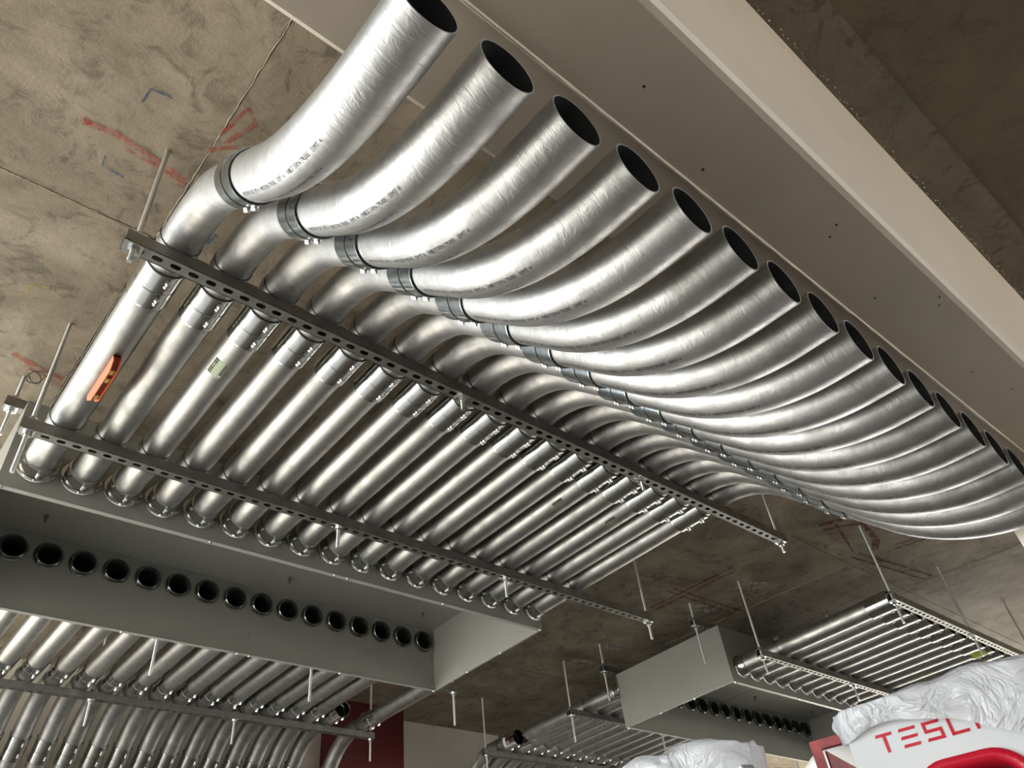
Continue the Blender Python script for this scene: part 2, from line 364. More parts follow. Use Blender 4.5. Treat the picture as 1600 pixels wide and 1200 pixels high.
for x in range(520):
    if rr.random() < 0.7:
        cx_, cy_, cz_, cr_ = x*0.01-0.5, 0.110+rr.uniform(-1, 1)*0.007, 2.139+rr.uniform(-1, 1)*0.003, rr.uniform(0.0012, 0.0038)
        b.lathe([(-cr_, 0.0), (-cr_*0.4, cr_), (cr_*0.5, cr_*0.8), (cr_, 0.0)], dirmat((cx_, cy_, Z(cz_)), (rr.uniform(-1, 1), rr.uniform(-1, 1), 0.4)), 5, 0, False)
o = link('rough_joint', b.mesh('rough_joint', M_SEAM), beam); o['kind'] = 'stuff'
b = MB()
for x, y in ((0.80, 0.31), (1.05, 0.36), (1.44, 0.26), (1.46, 0.29), (1.9, 0.22), (1.93, 0.235), (2.3, 0.31), (2.5, 0.27), (0.62, 0.48), (1.75, 0.33)):
    b.lathe([(0, 0.0), (0, 0.0035), (0.001, 0.0)], dirmat((x, y, Z(SOF-0.004)), (0, 0, -1)), 8)
link('paint_chip', b.mesh('paint_chip', M_BLACK), beam)
# slab on the viewer's side of the beam: a lighter drop strip, then the deep flat slab
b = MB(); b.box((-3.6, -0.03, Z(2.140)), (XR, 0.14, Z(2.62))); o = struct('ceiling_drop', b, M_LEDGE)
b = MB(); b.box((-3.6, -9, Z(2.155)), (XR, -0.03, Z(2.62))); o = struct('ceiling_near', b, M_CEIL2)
# column under the far end of the beam
b = MB(); b.box((2.975, 0.13, 0), (3.7, 0.572, Z(SOF-0.004))); struct('column', b, M_WALL)
# back wall with its vertical joint, red painted pier
for x0, x1 in ((0.2, 3.45), (4.0, 4.545), (4.570, 7.2), (7.21, XR)):
    b = MB(); b.box((x0, 6.13, 0), (x1, 6.4, Z(2.6))); struct('wall_back', b, M_WALL)
b = MB(); b.box((3.375, 5.86, 0), (4.03, 6.4, Z(2.6))); pier = struct('wall_pier', b, M_REDWALL)
# outer walls outside the frame: unseen, extents and openings shaped to steer the daylight
for y0, y1 in ((-9, LEFT_Y0),):
    b = MB(); b.box((-3.8, y0, 0), (-3.6, y1, 3.45)); struct('wall_left', b, M_WALL)
b = MB(); b.box((XR, -9, 0), (XR+0.2, RIGHT_Y0, 3.45)); struct('wall_right', b, M_WALL)
for x0, x1, z1 in ((-3.8, FRONT[0], 3.45), (FRONT[0], FRONT[1], FRONT[2]), (FRONT[1], XR+0.2, 3.45)):
    b = MB(); b.box((x0, -9.2, 0), (x1, -9, z1)); struct('wall_front', b, M_WALL)

# ---------------------------------------------------------------- fittings shared by all conduits
def hexagon(r): return [(r*math.cos(PI/3*k), r*math.sin(PI/3*k)) for k in range(6)]
b = MB(); b.lathe([(0, 0.0085), (0.006, 0.0075), (0.006, 0.0)], None, 12)
b.prism(hexagon(0.0068), 0.006, 0.0125); b.prism(hexagon(0.0068), 0.006, 0.0115, Matrix.Translation((0, 0.0165, 0.0)))
b.lathe([(0, 0.0085), (0.006, 0.0075), (0.006, 0.0)], Matrix.Translation((0, 0.0165, 0)), 12)
ME_SCREW = b.mesh('set_screw', M_SCREW)
def screw(parent, ctr, axis, ang, r):
    """set screw standing on a fitting: axis (0, ay, az) of the tube, ang measured from straight down towards +x"""
    ax = Vector(axis).normalized(); X = Vector((1, 0, 0)); nrm = ax.cross(X)
    if nrm.z > 0: nrm = -nrm
    out = math.cos(ang)*nrm + math.sin(ang)*X
    side = ax.cross(out)
    o = link('set_screw', ME_SCREW, parent)
    m3 = Matrix((ax.cross(out), ax, out)).transposed()
    o.matrix_local = Matrix.Translation(Vector(ctr) + out*r) @ m3.to_4x4() @ Matrix.Scale(0.85, 4)
    return o
RC = 0.0630
def coupling_mesh(half=0.075, name='coupling', m=None, rib=-0.0022):
    b = MB(); w_ = 0.004 if rib > 0 else 0.0022
    b.lathe([(-half+0.008, R-0.001), (-half+0.007, R+0.003), (-half, R+0.0035), (-half, RC), (-half+0.003, RC+0.0004), (-w_-0.001, RC), (-w_, RC+rib), (w_, RC+rib), (w_+0.001, RC), (half-0.003, RC+0.0004), (half, RC), (half, R+0.0035), (half-0.007, R+0.003), (half-0.008, R-0.001)], Matrix.Rotation(-PI/2, 4, 'X'), 40)
    return b.mesh(name, m or M_FIT)
ME_COUP = coupling_mesh()                    # its axis is local y
ME_STRAP = coupling_mesh(0.072, 'strap_coupling', M_STRAP, 0.0022)
b = MB(); b.lathe([(0.0, 0.050), (0.0, 0.0735), (0.007, 0.0745), (0.009, 0.070), (0.011, 0.0635), (0.070, 0.0625), (0.073, RC), (0.075, R-0.002)], Matrix.Rotation(PI/2, 4, 'X'), 40)
ME_CONN = b.mesh('box_connector', M_FIT)     # runs towards -y from the box face
b = MB(); b.lathe([(0.0, 0.050), (0.0, 0.0735), (0.007, 0.0745), (0.009, 0.070), (0.011, 0.0635), (0.070, 0.0625), (0.073, RC), (0.075, R-0.002)], Matrix.Rotation(-PI/2, 4, 'X'), 40)
ME_CONNF = b.mesh('far_connector', M_FIT)
# throat of a fitting seen from inside the box: bushing, thread and dark bore
b = MB(); mxb = Matrix.Rotation(PI/2, 4, 'X')
b.lathe([(0.0, 0.068), (0.006, 0.068), (0.008, 0.062), (0.020, 0.060), (0.024, 0.057), (0.024, 0.0525)], mxb, 32)
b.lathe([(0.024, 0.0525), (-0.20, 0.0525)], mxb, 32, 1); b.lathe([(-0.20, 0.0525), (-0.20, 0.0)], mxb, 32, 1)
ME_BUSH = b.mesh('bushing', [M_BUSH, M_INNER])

def arc(cy, cz, rad, a0, a1, n):             # points (0, y, z) round a centre
    return [(0, cy + rad*math.cos(a0+(a1-a0)*k/n), cz + rad*math.sin(a0+(a1-a0)*k/n)) for k in range(n+1)]
def fillet(p0, c, p1, rad, n=16):
    """straight p0 -> bend of radius rad at corner c -> straight p1, all (y, z)"""
    p0, c, p1 = Vector(p0), Vector(c), Vector(p1); d0 = (p0-c).normalized(); d1 = (p1-c).normalized()
    half = d0.angle(d1)/2; t = rad/math.tan(half); s0 = c+d0*t; s1 = c+d1*t; ctr = c + (d0+d1).normalized()*(rad/math.sin(half))
    a0 = math.atan2(s0.y-ctr.y, s0.x-ctr.x); a1 = math.atan2(s1.y-ctr.y, s1.x-ctr.x)
    da = (a1-a0+PI) % (2*PI)-PI
    return [(0, p0.x, p0.y)] + [(0, ctr.x+rad*math.cos(a0+da*k/n), ctr.y+rad*math.sin(a0+da*k/n)) for k in range(n+1)] + [(0, p1.x, p1.y)]

# printed line on the bent tubes: lettering wrapped round the steel
def text_on_path(s, path, size, start, ang, m, name):
    cu = bpy.data.curves.new('lettering', 'FONT'); cu.body = s; cu.size = size
    to = bpy.data.objects.new('lettering', cu); COL.objects.link(to)
    dg = bpy.context.evaluated_depsgraph_get(); me = bpy.data.meshes.new_from_object(to.evaluated_get(dg))
    bpy.data.objects.remove(to); bpy.data.curves.remove(cu)
    P = [Vector(p) for p in path]; X = Vector((1, 0, 0))
    ln = [0.0]
    for a, c in zip(P, P[1:]): ln.append(ln[-1]+(c-a).length)
    for v in me.vertices:
        t = start + v.co.x; i = 0
        while i < len(ln)-2 and ln[i+1] < t: i += 1
        f = (t-ln[i])/(ln[i+1]-ln[i]); p = P[i].lerp(P[i+1], f)
        tg = (P[min(i+1, len(P)-1)]-P[max(i-0, 0)]).normalized(); nr = tg.cross(X)
        if nr.z > 0: nr = -nr
        a = ang - v.co.y/R
        v.co = p + (R+0.0010)*(math.cos(a)*nr + math.sin(a)*X)
    me.name = name; me.materials.clear(); me.materials.append(m); return me

# ---------------------------------------------------------------- the near rack of seventeen double-bend conduit runs
CY, CZ = 1.040, 1.540                        # middle of the sloping coupling
K1 = (CY + (HP-CZ), HP); ZE = 1.197; K2 = (CY - (CZ-ZE), ZE); YE = 0.372
def loc_path(pts): return [(p[0], p[1]-YN, p[2]-HP) for p in pts]
low = fillet((1.72, HP), K1, (CY+0.0007, CZ+0.0007), 0.44, 18)
up = fillet((CY-0.0007, CZ-0.0007), K2, (YE, ZE-0.012), 0.62, 26)
LOW, UP = loc_path(low), loc_path(up)
bt = MB(); bt.tube([(0, -0.004, 0), (0, -0.30, 0), (0, -0.7, 0), (0, 1.722-YN, 0)], R); ME_TUBE = bt.mesh('straight_tube', [M_TUBE, M_INNER])
bt = MB(); bt.tube(LOW, R); ME_LOW = bt.mesh('lower_bend', [M_BEND, M_INNER])
bt = MB(); bt.tube(UP, R); ME_UP = bt.mesh('upper_bend', [M_BEND, M_INNER])
upl = sum((Vector(a)-Vector(c)).length for a, c in zip(UP, UP[1:]))
LINE = 'WESTERN TUBE   EMT 4   WESTERN TUBE   EMT 4   WESTERN TUBE   EMT 4'
ME_T1 = text_on_path(LINE, UP, 0.0125, 0.10, math.radians(-12), M_BLACK, 'printed_line')
ME_T2 = text_on_path(LINE, UP, 0.0095, 0.14, math.radians(22), M_BLACK, 'printed_line')

def bolt_pair(parent, y, z, axis, ang, gap):
    for sgn in (-1, 1):
        a = Vector(axis).normalized()*gap*sgn
        screw(parent, Vector((0, y, z)) + a - Vector(axis).normalized()*0.008, axis, ang, RC-0.001)
NEARLAB = 'galvanised conduit with a double bend, {} from the left in the big near rack'
g = 'double-bend conduit runs of the near rack'
run = thing('conduit_run', (X1, YN, Z(HP)), 'galvanised double-bend conduit at the left end of the near rack, orange level on it', 'conduit', g)
link('straight_tube', ME_TUBE, run)
c = link('box_connector', ME_CONN, run); screw(c, (0, -0.045, 0), (0, 1, 0), math.radians(8), 0.0622)
c = link('coupling', ME_COUP, run, (0, 1.710-YN, 0)); bolt_pair(c, 0, 0, (0, 1, 0), math.radians(20), 0.040)
link('lower_bend', ME_LOW, run)
c = link('strap_coupling', ME_STRAP, run, (0, CY-YN, CZ-HP), (PI/4, 0, 0))
bolt_pair(c, 0, 0, (0, 1, 0), math.radians(26), 0.036)
ub = link('upper_bend', ME_UP, run); link('printed_line', ME_T1, ub); link('printed_line', ME_T2, ub)
tr = tree_of(run); runs = [run]
for i in range(1, 17):
    lab = NEARLAB.format(ORD[i]) if i < 16 else 'galvanised double-bend conduit at the far right end of the big near rack'
    if i == 2: lab = 'galvanised double-bend conduit with a pale green sticker, third from the left in the near rack'
    runs.append(copy_tree(run, tr, (X1+PITCH*i, YN, Z(HP)), lab, g))
def sticker(i, y, ang, w, h, m, ink):        # curved label stuck on a straight tube
    b = MB()
    def patch(a0, a1, y0, y1, rad, mt):
        n = 6; vs = []
        for k in range(n+1):
            a = a0+(a1-a0)*k/n
            for yy in (y0, y1): vs.append((rad*math.sin(a), yy-YN, -rad*math.cos(a)))
        b.add(vs, [(2*k, 2*k+1, 2*k+3, 2*k+2) for k in range(n)], mt, True)
    da = w/R; patch(ang, ang+da, y, y+h, R+0.0006, 0)
    rr = random.Random(i)
    for k in range(7):
        patch(ang+0.02, ang+da*0.30, y+h*k/7+0.001, y+h*(k+rr.uniform(0.5, 0.8))/7, R+0.0011, 1)
    patch(ang+da*0.78, ang+da*0.97, y+0.002, y+h*0.8, R+0.0011, 2)
    link('sticker', b.mesh('sticker', [m, ink, M_STICK]), runs[i])
sticker(2, 1.885, math.radians(-48), 0.050, 0.075, M_GREEN, M_BLACK)
sticker(12, 1.90, math.radians(-50), 0.036, 0.06, M_STICK, M_BLACK); sticker(14, 1.88, math.radians(-46), 0.036, 0.06, M_STICK, M_BLACK)

# second system beyond: straight conduits from its box to the strut, nothing fitted after that
g2 = 'straight conduits of the far right rack'
bt = MB(); bt.tube([(0, -0.004, 0), (0, -0.6, 0), (0, 1.745-YN, 0)], R); ME_TUBE2 = bt.mesh('straight_tube', [M_TUBE, M_INNER])
run2 = thing('conduit_run', (X2, YN, Z(HP)), 'bright straight conduit at the near edge of the right-hand rack', 'conduit', g2)
link('straight_tube', ME_TUBE2, run2)
c = link('box_connector', ME_CONN, run2); screw(c, (0, -0.045, 0), (0, 1, 0), math.radians(8), 0.0622)
c = link('coupling', ME_COUP, run2, (0, 1.765-YN, 0)); bolt_pair(c, 0, 0, (0, 1, 0), math.radians(20), 0.040)
tr2 = tree_of(run2); runs2 = [run2]
for i in range(1, 14):
    runs2.append(copy_tree(run2, tr2, (X2+PITCH*i, YN, Z(HP)), f'straight conduit, {ORD[i]} from the left, leading out of the right-hand pull box towards the viewer', g2))
b = MB(); b.lathe([(-0.05, RC+0.0008), (0.05, RC+0.0008)], Matrix.Rotation(-PI/2, 4, 'X'), 32); ME_LIME = b.mesh('lime_band', M_LIME)
link('lime_band', ME_LIME, runs2[9], (0, 1.78-YN, 0))

# ---------------------------------------------------------------- far conduits: box to back wall, elbow down to the floor
YB3 = 5.254
def flp(pts): return [(p[0], p[1]-YF, p[2]-ZF) for p in pts]
FK = 5.555; FC = (5.80, ZF-(5.80-FK)); FV = 6.035
el = fillet((5.12, ZF), (FK, ZF), (FC[0], FC[1]), 0.44, 14); EL = flp(el)
dr = fillet((FC[0]+0.0007, FC[1]-0.0007), (FV, ZF-(FV-FK)), (FV, -H0), 0.30, 12); DR = flp(dr)
bt = MB(); bt.tube([(0, 0.004, 0), (0, 0.6, 0), (0, 5.12-YF, 0)], R); ME_FT = bt.mesh('straight_tube', [M_TUBE, M_INNER])
bt = MB(); bt.tube(EL, R); ME_EL = bt.mesh('elbow', [M_BEND, M_INNER])
bt = MB(); bt.tube(DR, R); ME_DROP = bt.mesh('drop_tube', [M_TUBE, M_INNER])
g3 = 'far conduits of the left system'; g4 = 'far conduits of the right system'
def far_run(x, label, grp):
    t = thing('far_conduit', (x, YF, Z(ZF)), label, 'conduit', grp)
    link('straight_tube', ME_FT, t)
    c = link('box_connector', ME_CONNF, t); screw(c, (0, 0.03, 0), (0, 1, 0), math.radians(8), 0.0622)
    link('bushing', ME_BUSH, t)
    c = link('coupling', ME_COUP, t, (0, 5.115-YF, 0)); bolt_pair(c, 0, 0, (0, 1, 0), math.radians(18), 0.040)
    link('elbow', ME_EL, t)
    c = link('drop_coupling', ME_COUP, t, (0, FC[0]-YF, FC[1]-ZF), (-PI/4, 0, 0))
    bolt_pair(c, 0, 0, (0, 1, 0), math.radians(24), 0.036)
    link('drop_tube', ME_DROP, t)
    return t
f0 = far_run(XF1, 'conduit behind the left pull box curving down to the floor, first lane from the left', g3)
trf = tree_of(f0)
for i in range(1, 17):
    copy_tree(f0, trf, (XF1+PITCH*i, YF, Z(ZF)), f'conduit behind the left pull box curving down to the floor, {ORD[i]} lane from the left', g3)
def stub(x, label, grp, tilt=0.0):
    t = thing('stub_elbow', (x, YF, Z(ZF)), label, 'conduit', grp)
    link('elbow', ME_EL, t)
    c = link('coupling', ME_COUP, t, (0, 5.115-YF, 0)); bolt_pair(c, 0, 0, (0, 1, 0), math.radians(18), 0.040)
    c = link('drop_coupling', ME_COUP, t, (0, FC[0]-YF, FC[1]-ZF), (-PI/4, 0, 0)); link('drop_tube', ME_DROP, t)
    return t
stub(XF1+PITCH*17, 'open ended stub elbow with a black mouth, right of the last joined conduit', None)
# the odd conduit that passes beside the box
bt = MB(); bt.tube([(0, -0.50, 0), (0, 0.3, 0), (0, 5.12-YF, 0)], R); ME_PASS = bt.mesh('straight_tube', [M_TUBE, M_INNER])
t = thing('far_conduit', (XF1+PITCH*19, YF, Z(ZF)), 'lone conduit bending down in front of the dark red wall', 'conduit')
link('straight_tube', ME_PASS, t); c = link('coupling', ME_COUP, t, (0, 5.115-YF, 0)); bolt_pair(c, 0, 0, (0, 1, 0), math.radians(18), 0.040)
link('elbow', ME_EL, t); c = link('drop_coupling', ME_COUP, t, (0, FC[0]-YF, FC[1]-ZF), (-PI/4, 0, 0)); link('drop_tube', ME_DROP, t)
# right system: the first lane is not joined yet
st2 = stub(XF2-0.03, 'open ended stub elbow with a white sticker, left end of the right system', None)
b = MB(); vs = []
for k in range(9):
    a = math.radians(-110+70*k/8); vs += [((RC+0.001)*math.sin(a), yy, -(RC+0.001)*math.cos(a)) for yy in (-0.045, -0.012)]
b.add(vs, [(2*k, 2*k+1, 2*k+3, 2*k+2) for k in range(8)], 0, True)
link('sticker', b.mesh('sticker', M_PAPER), st2, (0, 5.19-YF, 0))
bt = MB(); bt.tube([(0, 0.004, 0), (0, 0.6, 0), (0, 4.94-YF, 0)], R); me = bt.mesh('straight_tube', [M_TUBE, M_INNER])
t = thing('far_conduit', (XF2, YF, Z(ZF)), 'unjoined bright conduit at the left edge behind the right pull box', 'conduit', g4)
link('straight_tube', me, t); c = link('box_connector', ME_CONNF, t); screw(c, (0, 0.03, 0), (0, 1, 0), 0.1, 0.0622); link('bushing', ME_BUSH, t)
for i in range(1, 17):
    copy_tree(f0, trf, (XF2+PITCH*i, YF, Z(ZF)), f'conduit behind the right pull box, {ORD[i]} lane from its left end', g4)

# ---------------------------------------------------------------- pull boxes
def pull_box(x0, x1, xh, label):
    t = thing('pull_box', (x0, YN, Z(ZB)), label, 'box')
    w = x1-x0; d = YF-YN; h = ZT-ZB; th = 0.003; fl = 0.022
    def part(nm, mb, m): return link(nm, mb.mesh(nm, m), t)
    b = MB(); b.box((0, 0, 0), (w, th, h)); part('near_panel', b, M_BOX)
    b = MB(); b.box((0, th, h-th), (w, d, h)); part('top_panel', b, M_BOX)
    b = MB(); b.box((0, th, 0), (th, d, h-th)); part('end_panel', b, M_BOX)
    b = MB(); b.box((w-th, th, 0), (w, d, h-th)); part('end_panel', b, M_BOX)
    # far panel with a real hole per conduit
    b = MB(); hz = ZF-ZB; half = PITCH/2; rh = 0.058; seg = 32
    def rect(xa, xb, za, zb):
        b.box((xa, d-th, za), (xb, d, zb))
    cs = [xh+PITCH*i-x0 for i in range(17)]
    za, zb = hz-0.075, min(h-th, hz+0.075)
    rect(th, w-th, 0, za)
    if zb < h-th: rect(th, w-th, zb, h-th)
    rect(th, cs[0]-half, za, zb); 
    if cs[-1]+half < w-th: rect(cs[-1]+half, w-th, za, zb)
    for cx in cs:
        xr = min(cx+half, w-th)
        sq = []
        for k in range(seg):
            a = 2*PI*(k+0.5)/seg; ca, sa = math.cos(a), math.sin(a)
            lx = (xr-cx) if ca > 0 else half; lz = (zb-hz) if sa > 0 else (hz-za)
            q = min(lx/abs(ca) if abs(ca) > 1e-6 else 9, lz/abs(sa) if abs(sa) > 1e-6 else 9); sq.append((cx+ca*q, hz+sa*q))
        # pull the nearest ring points into the corners so cells meet
        for (qx, qz) in ((cx-half, za), (xr, za), (xr, zb), (cx-half, zb)):
            j = min(range(seg), key=lambda k: (sq[k][0]-qx)**2+(sq[k][1]-qz)**2); sq[j] = (qx, qz)
        for yy, fl_ in ((d-th, False), (d, True)):
            vs = [(p[0], yy, p[1]) for p in sq] + [(cx+rh*math.cos(2*PI*(k+0.5)/seg), yy, hz+rh*math.sin(2*PI*(k+0.5)/seg)) for k in range(seg)]
            fs = [(k, (k+1) % seg, seg+(k+1) % seg, seg+k) for k in range(seg)]
            b.add(vs, [f[::-1] for f in fs] if fl_ else fs)
    part('far_panel', b, M_BOX)
    for nm, a0, a1 in (('edge_flange', (0, -0.002, -0.002), (w, fl, 0.0)), ('edge_flange', (0, d-fl, -0.002), (w, d+0.001, 0.0)), ('edge_flange', (-0.001, fl, -0.002), (fl*0.6, d-fl, 0.0)), ('edge_flange', (w-fl*0.6, fl, -0.002), (w+0.001, d-fl, 0.0))):
        b = MB(); b.box(a0, a1); part(nm, b, M_BOXTRIM)
    b = MB(); b.box((w*0.515, d-th-0.003, 0.0), (w*0.515+0.06, d-th, h*0.42)); part('seam_strip', b, M_BOX)
    b = MB(); b.box((w*0.515, th, h-th-0.003), (w*0.515+0.05, d-th, h-th)); part('seam_strip', b, M_BOX)
    bs = MB(); bs.lathe([(0, 0.007), (0.004, 0.006), (0.006, 0.0)], None, 10); me = bs.mesh('screw', M_SCREW)
    for sx in (0.02, w*0.30, w*0.52, w*0.545, w*0.75, w-0.012):
        link('screw', me, t, (sx, 0.006, -0.002), (PI, 0, 0)); link('screw', me, t, (sx, d-0.006, -0.002), (PI, 0, 0))
    for sy in (0.35*d, 0.66*d):
        link('screw', me, t, (w-0.008, sy, -0.002), (PI, 0, 0)); link('screw', me, t, (0.008, sy, -0.002), (PI, 0, 0))
    for k in range(5): link('screw', me, t, (w-th-0.02, d-th, 0.02+k*0.065), (PI/2, 0, 0))
    bs = MB(); bs.prism(hexagon(0.012), 0, 0.012); bs.lathe([(0, 0.006), (0.035, 0.006), (0.035, 0)], None, 8); me = bs.mesh('bolt', M_CLAMP)
    for sx in (0.3, w*0.58, w-0.22): link('bolt', me, t, (sx, d*0.80, h-th), (PI, 0, 0))
    return t
pull_box(BX1, BX1R, XF1, 'long open-bottomed grey pull box across the lower left, row of dark holes inside')
pull_box(BX2, BX2R, XF2, 'open-bottomed grey pull box at right with a pale square end panel facing left')

# ---------------------------------------------------------------- trapeze hangers
SW, SH = 0.0446, 0.041
def channel_mesh(L, name='channel', slots_down=True):
    """U channel along x with slotted back, origin at its near lower left corner"""
    b = MB(); p = 0.0508; n = int(L//p); off = (L-n*p)/2; th = 0.0026; sl, sw = 0.030, 0.0165
    def loop():
        pts = []
        for sx, a0 in ((1, -PI/2), (-1, PI/2)):
            for k in range(5):
                a = a0+PI*k/4; pts.append((sx*(sl/2-sw/2)+sw/2*math.cos(a), SW/2+sw/2*math.sin(a)))
        return pts
    lp = loop()
    def cell(x0, x1, cx):
        # outer rectangle points matched to the slot outline
        outer = []
        for (sx, sy) in lp:
            if abs(sx) > sl/2-sw/2-1e-6 and abs(sy-SW/2) < sw/2*0.75: outer.append((x1 if sx > 0 else x0, sy if abs(sy-SW/2) > 1e-4 else SW/2))
            else: outer.append(((x1 if sx > 0 else x0), 0.0 if sy < SW/2 else SW))
        m = len(lp)
        for zz, flip in ((0.0, True), (th, False)):
            vs = [(x, y, zz) for x, y in outer]+[(cx+x, y, zz) for x, y in lp]
            fs = [(k, (k+1) % m, m+(k+1) % m, m+k) for k in range(m)]
            b.add(vs, [f[::-1] for f in fs] if flip else fs)
        vs = [(cx+x, y, zz) for zz in (0.0, th) for x, y in lp]
        b.add(vs, [(k, (k+1) % m, m+(k+1) % m, m+k) for k in range(m)])
    for k in range(n): cell(off+k*p, off+(k+1)*p, off+(k+0.5)*p)
    if off > 1e-6: b.box((0, 0, 0), (off, SW, th)); b.box((L-off, 0, 0), (L, SW, th))
    for y0, y1 in ((0, th), (SW-th, SW)): b.box((0, y0, 0), (L, y1, SH))
    for y0, y1 in ((th, 0.0095), (SW-0.0095, SW-th)): b.box((0, y0, SH-th), (L, y1, SH))
    for y0 in (0.0075, SW-0.0095): b.box((0, y0, SH-0.011), (L, y0+0.002, SH-th))
    return b.mesh(name, M_CHAN)
b = MB(); b.prism(hexagon(0.0145), 0, 0.013); ME_NUT = b.mesh('hex_nut', M_SCREW)
b = MB(); b.box((-0.022, -0.021, 0), (0.022, 0.021, 0.005)); ME_WASH = b.mesh('square_washer', M_SCREW)
b = MB()
mxy = Matrix.Rotation(-PI/2, 4, 'X')
b.lathe([(-0.016, R+0.0005), (-0.016, R+0.003), (0.016, R+0.003), (0.016, R+0.0005)], mxy, 32)
for s_ in (-1, 1): b.box((s_*0.004-0.0013, -0.016, R), (s_*0.004+0.0013, 0.016, R+0.026))
b.wire([(-0.02, 0, R+0.016), (0.02, 0, R+0.016)], 0.004, 8)
ME_CLAMP = b.mesh('pipe_clamp', M_CLAMP)
def hanger(xl, xr, y, zb, rods, clamps, zaxis, label, below=0.085, washers=True, clampmesh=ME_CLAMP, group=None, long_rods=(), studs=()):
    t = thing('trapeze_hanger', (xl, y, Z(zb)), label, 'hanger', group)
    link('channel', channel_mesh(xr-xl), t)
    for k, rx in enumerate(rods):
        bl = long_rods[k] if k < len(long_rods) else below
        top = zceil(y+SW/2)-zb if k not in studs else SH-0.004; b = MB()
        b.lathe([(-bl, 0.0), (-bl, 0.0072), (top+0.004, 0.0072)], None, 12)
        r = link('threaded_rod', b.mesh('threaded_rod', M_ROD), t, (rx-xl, SW/2, 0))
        link('square_washer', ME_WASH, r, (0, 0, -0.005)); link('hex_nut', ME_NUT, r, (0, 0, -0.019))
        if k not in studs: link('square_washer', ME_WASH, r, (0, 0, SH)); link('hex_nut', ME_NUT, r, (0, 0, SH+0.005))
    for cx in clamps: link('pipe_clamp', clampmesh, t, (cx-xl, SW/2, zaxis-zb))
    return t
near = [X1+PITCH*i for i in range(17)]; near2 = [X2+PITCH*i for i in range(14)]
far = [XF1+PITCH*i for i in range(18)]+[XF1+PITCH*19]; far2 = [XF2+PITCH*i for i in range(17)]
ZS = HP-R-SH; ZSF = ZF-R-SH
hanger(0.1828, 3.397, 2.4813, ZS, (0.212, 1.402, 2.32, 3.367), near, HP, 'slotted strut hanger carrying the near rack beside the left pull box', long_rods=(0.165, 0.10, 0.10, 0.10), studs=(1, 2))
hanger(0.1743, 3.307, 1.5303, ZS, (0.204, 1.3245, 2.2605, 3.277), near, HP, 'slotted strut hanger under the start of the double bends', below=0.055)
hanger(4.432, 7.6, 2.4813, ZS, (4.462, 5.573, 6.665, 7.55), near2, HP, 'strut hanger of the right-hand rack nearer its pull box', below=0.11)
hanger(4.432, 7.6, 1.568, 1.722, (4.462, 5.50, 6.6, 7.55), [], HP, 'strut hanger of the right-hand rack at the open coupling end', below=0.13)
hanger(0.15, 3.347, YB3, ZSF, (0.19, 1.299, 2.235, 3.322), far, ZF, 'strut hanger where the left far conduits turn down at the back wall', below=0.16)
hanger(0.15, 3.347, 4.2084, ZSF, (0.19, 1.299, 2.235, 3.322), far[:17]+far[18:], ZF, 'strut hanger just behind the left pull box, long rods hanging below', below=0.22)
hanger(4.432, 7.6, YB3, ZSF, (4.462, 5.523, 6.615, 7.55), [XF2-0.03]+far2[1:], ZF, 'strut hanger at the elbows of the right system', below=0.16)
hanger(4.432, 7.6, 4.2084, ZSF, (4.462, 5.523, 6.615, 7.55), far2, ZF, 'strut hanger just behind the right pull box with a rod beside its left end', below=0.20)
for x0, x1, nm in ((0.135, 3.05, 'left'), (4.43, 7.6, 'right')):
    for y, w_, bl in ((2.905, 'front', 0.27), (3.80, 'rear', 0.22)):
        hanger(x0, x1, y, ZT+0.002, (x0+0.03, x1-0.03), [], 0, f'strut lying over the {nm} pull box along its {w_} edge', long_rods=((0.13 if nm == 'left' else bl), 0.1))

# ---------------------------------------------------------------- small things on the rack
AL = math.radians(14)
t = thing('spirit_level', (X1+(R+0.0418)*math.sin(AL), 2.150, Z(HP-(R+0.0418)*math.cos(AL))), 'orange torpedo level stuck under the leftmost conduit', 'level')
t.rotation_euler = (0, -AL, 0)
b = MB(); hl = 0.118; prof = [(-hl, 0.041), (-hl, 0.022), (-hl*0.72, 0.0), (hl*0.72, 0.0), (hl, 0.022), (hl, 0.041)]
def level_side(x0, x1):
    vs = [(x, y, z) for x in (x0, x1) for y, z in prof]; n = len(prof)
    b.add(vs, [tuple(range(n)), tuple(range(n, 2*n))[::-1]]+[(i, (i+1) % n, n+(i+1) % n, n+i) for i in range(n)])
level_side(-0.0125, -0.0095); level_side(0.0095, 0.0125)
b.box((-0.0125, -hl, 0.036), (0.0125, hl, 0.0413)); link('body', b.mesh('body', M_ORANGE), t)
b = MB(); vs = [(x, y, z+0.009 if z < 0.03 else z) for x in (-0.0096, 0.0096) for y, z in prof]; n = len(prof)
b.add(vs, [tuple(range(n)), tuple(range(n, 2*n))[::-1]]+[(i, (i+1) % n, n+(i+1) % n, n+i) for i in range(n)]); link('web', b.mesh('web', M_DARKORANGE), t)
b = MB()
for k in range(8):
    a0, a1 = PI*k/8, PI*(k+1)/8
    b.add([(0.0088*math.cos(a0), -0.010, 0.010-0.0088*math.sin(a0)), (0.0088*math.cos(a1), -0.010, 0.010-0.0088*math.sin(a1)), (0.0088*math.cos(a1), 0.010, 0.010-0.0088*math.sin(a1)), (0.0088*math.cos(a0), 0.010, 0.010-0.0088*math.sin(a0))], [(0, 1, 2, 3)], 0, True)
for yy in (-0.010, 0.010): b.add([(0.0088*math.cos(PI*k/8), yy, 0.010-0.0088*math.sin(PI*k/8)) for k in range(9)], [tuple(range(9))])
me = b.mesh('vial', M_VIAL)
for yy, dz in ((-0.070, 0.002), (-0.028, 0.0), (0.070, 0.002)): link('vial', me, t, (0, yy, dz+0.001))
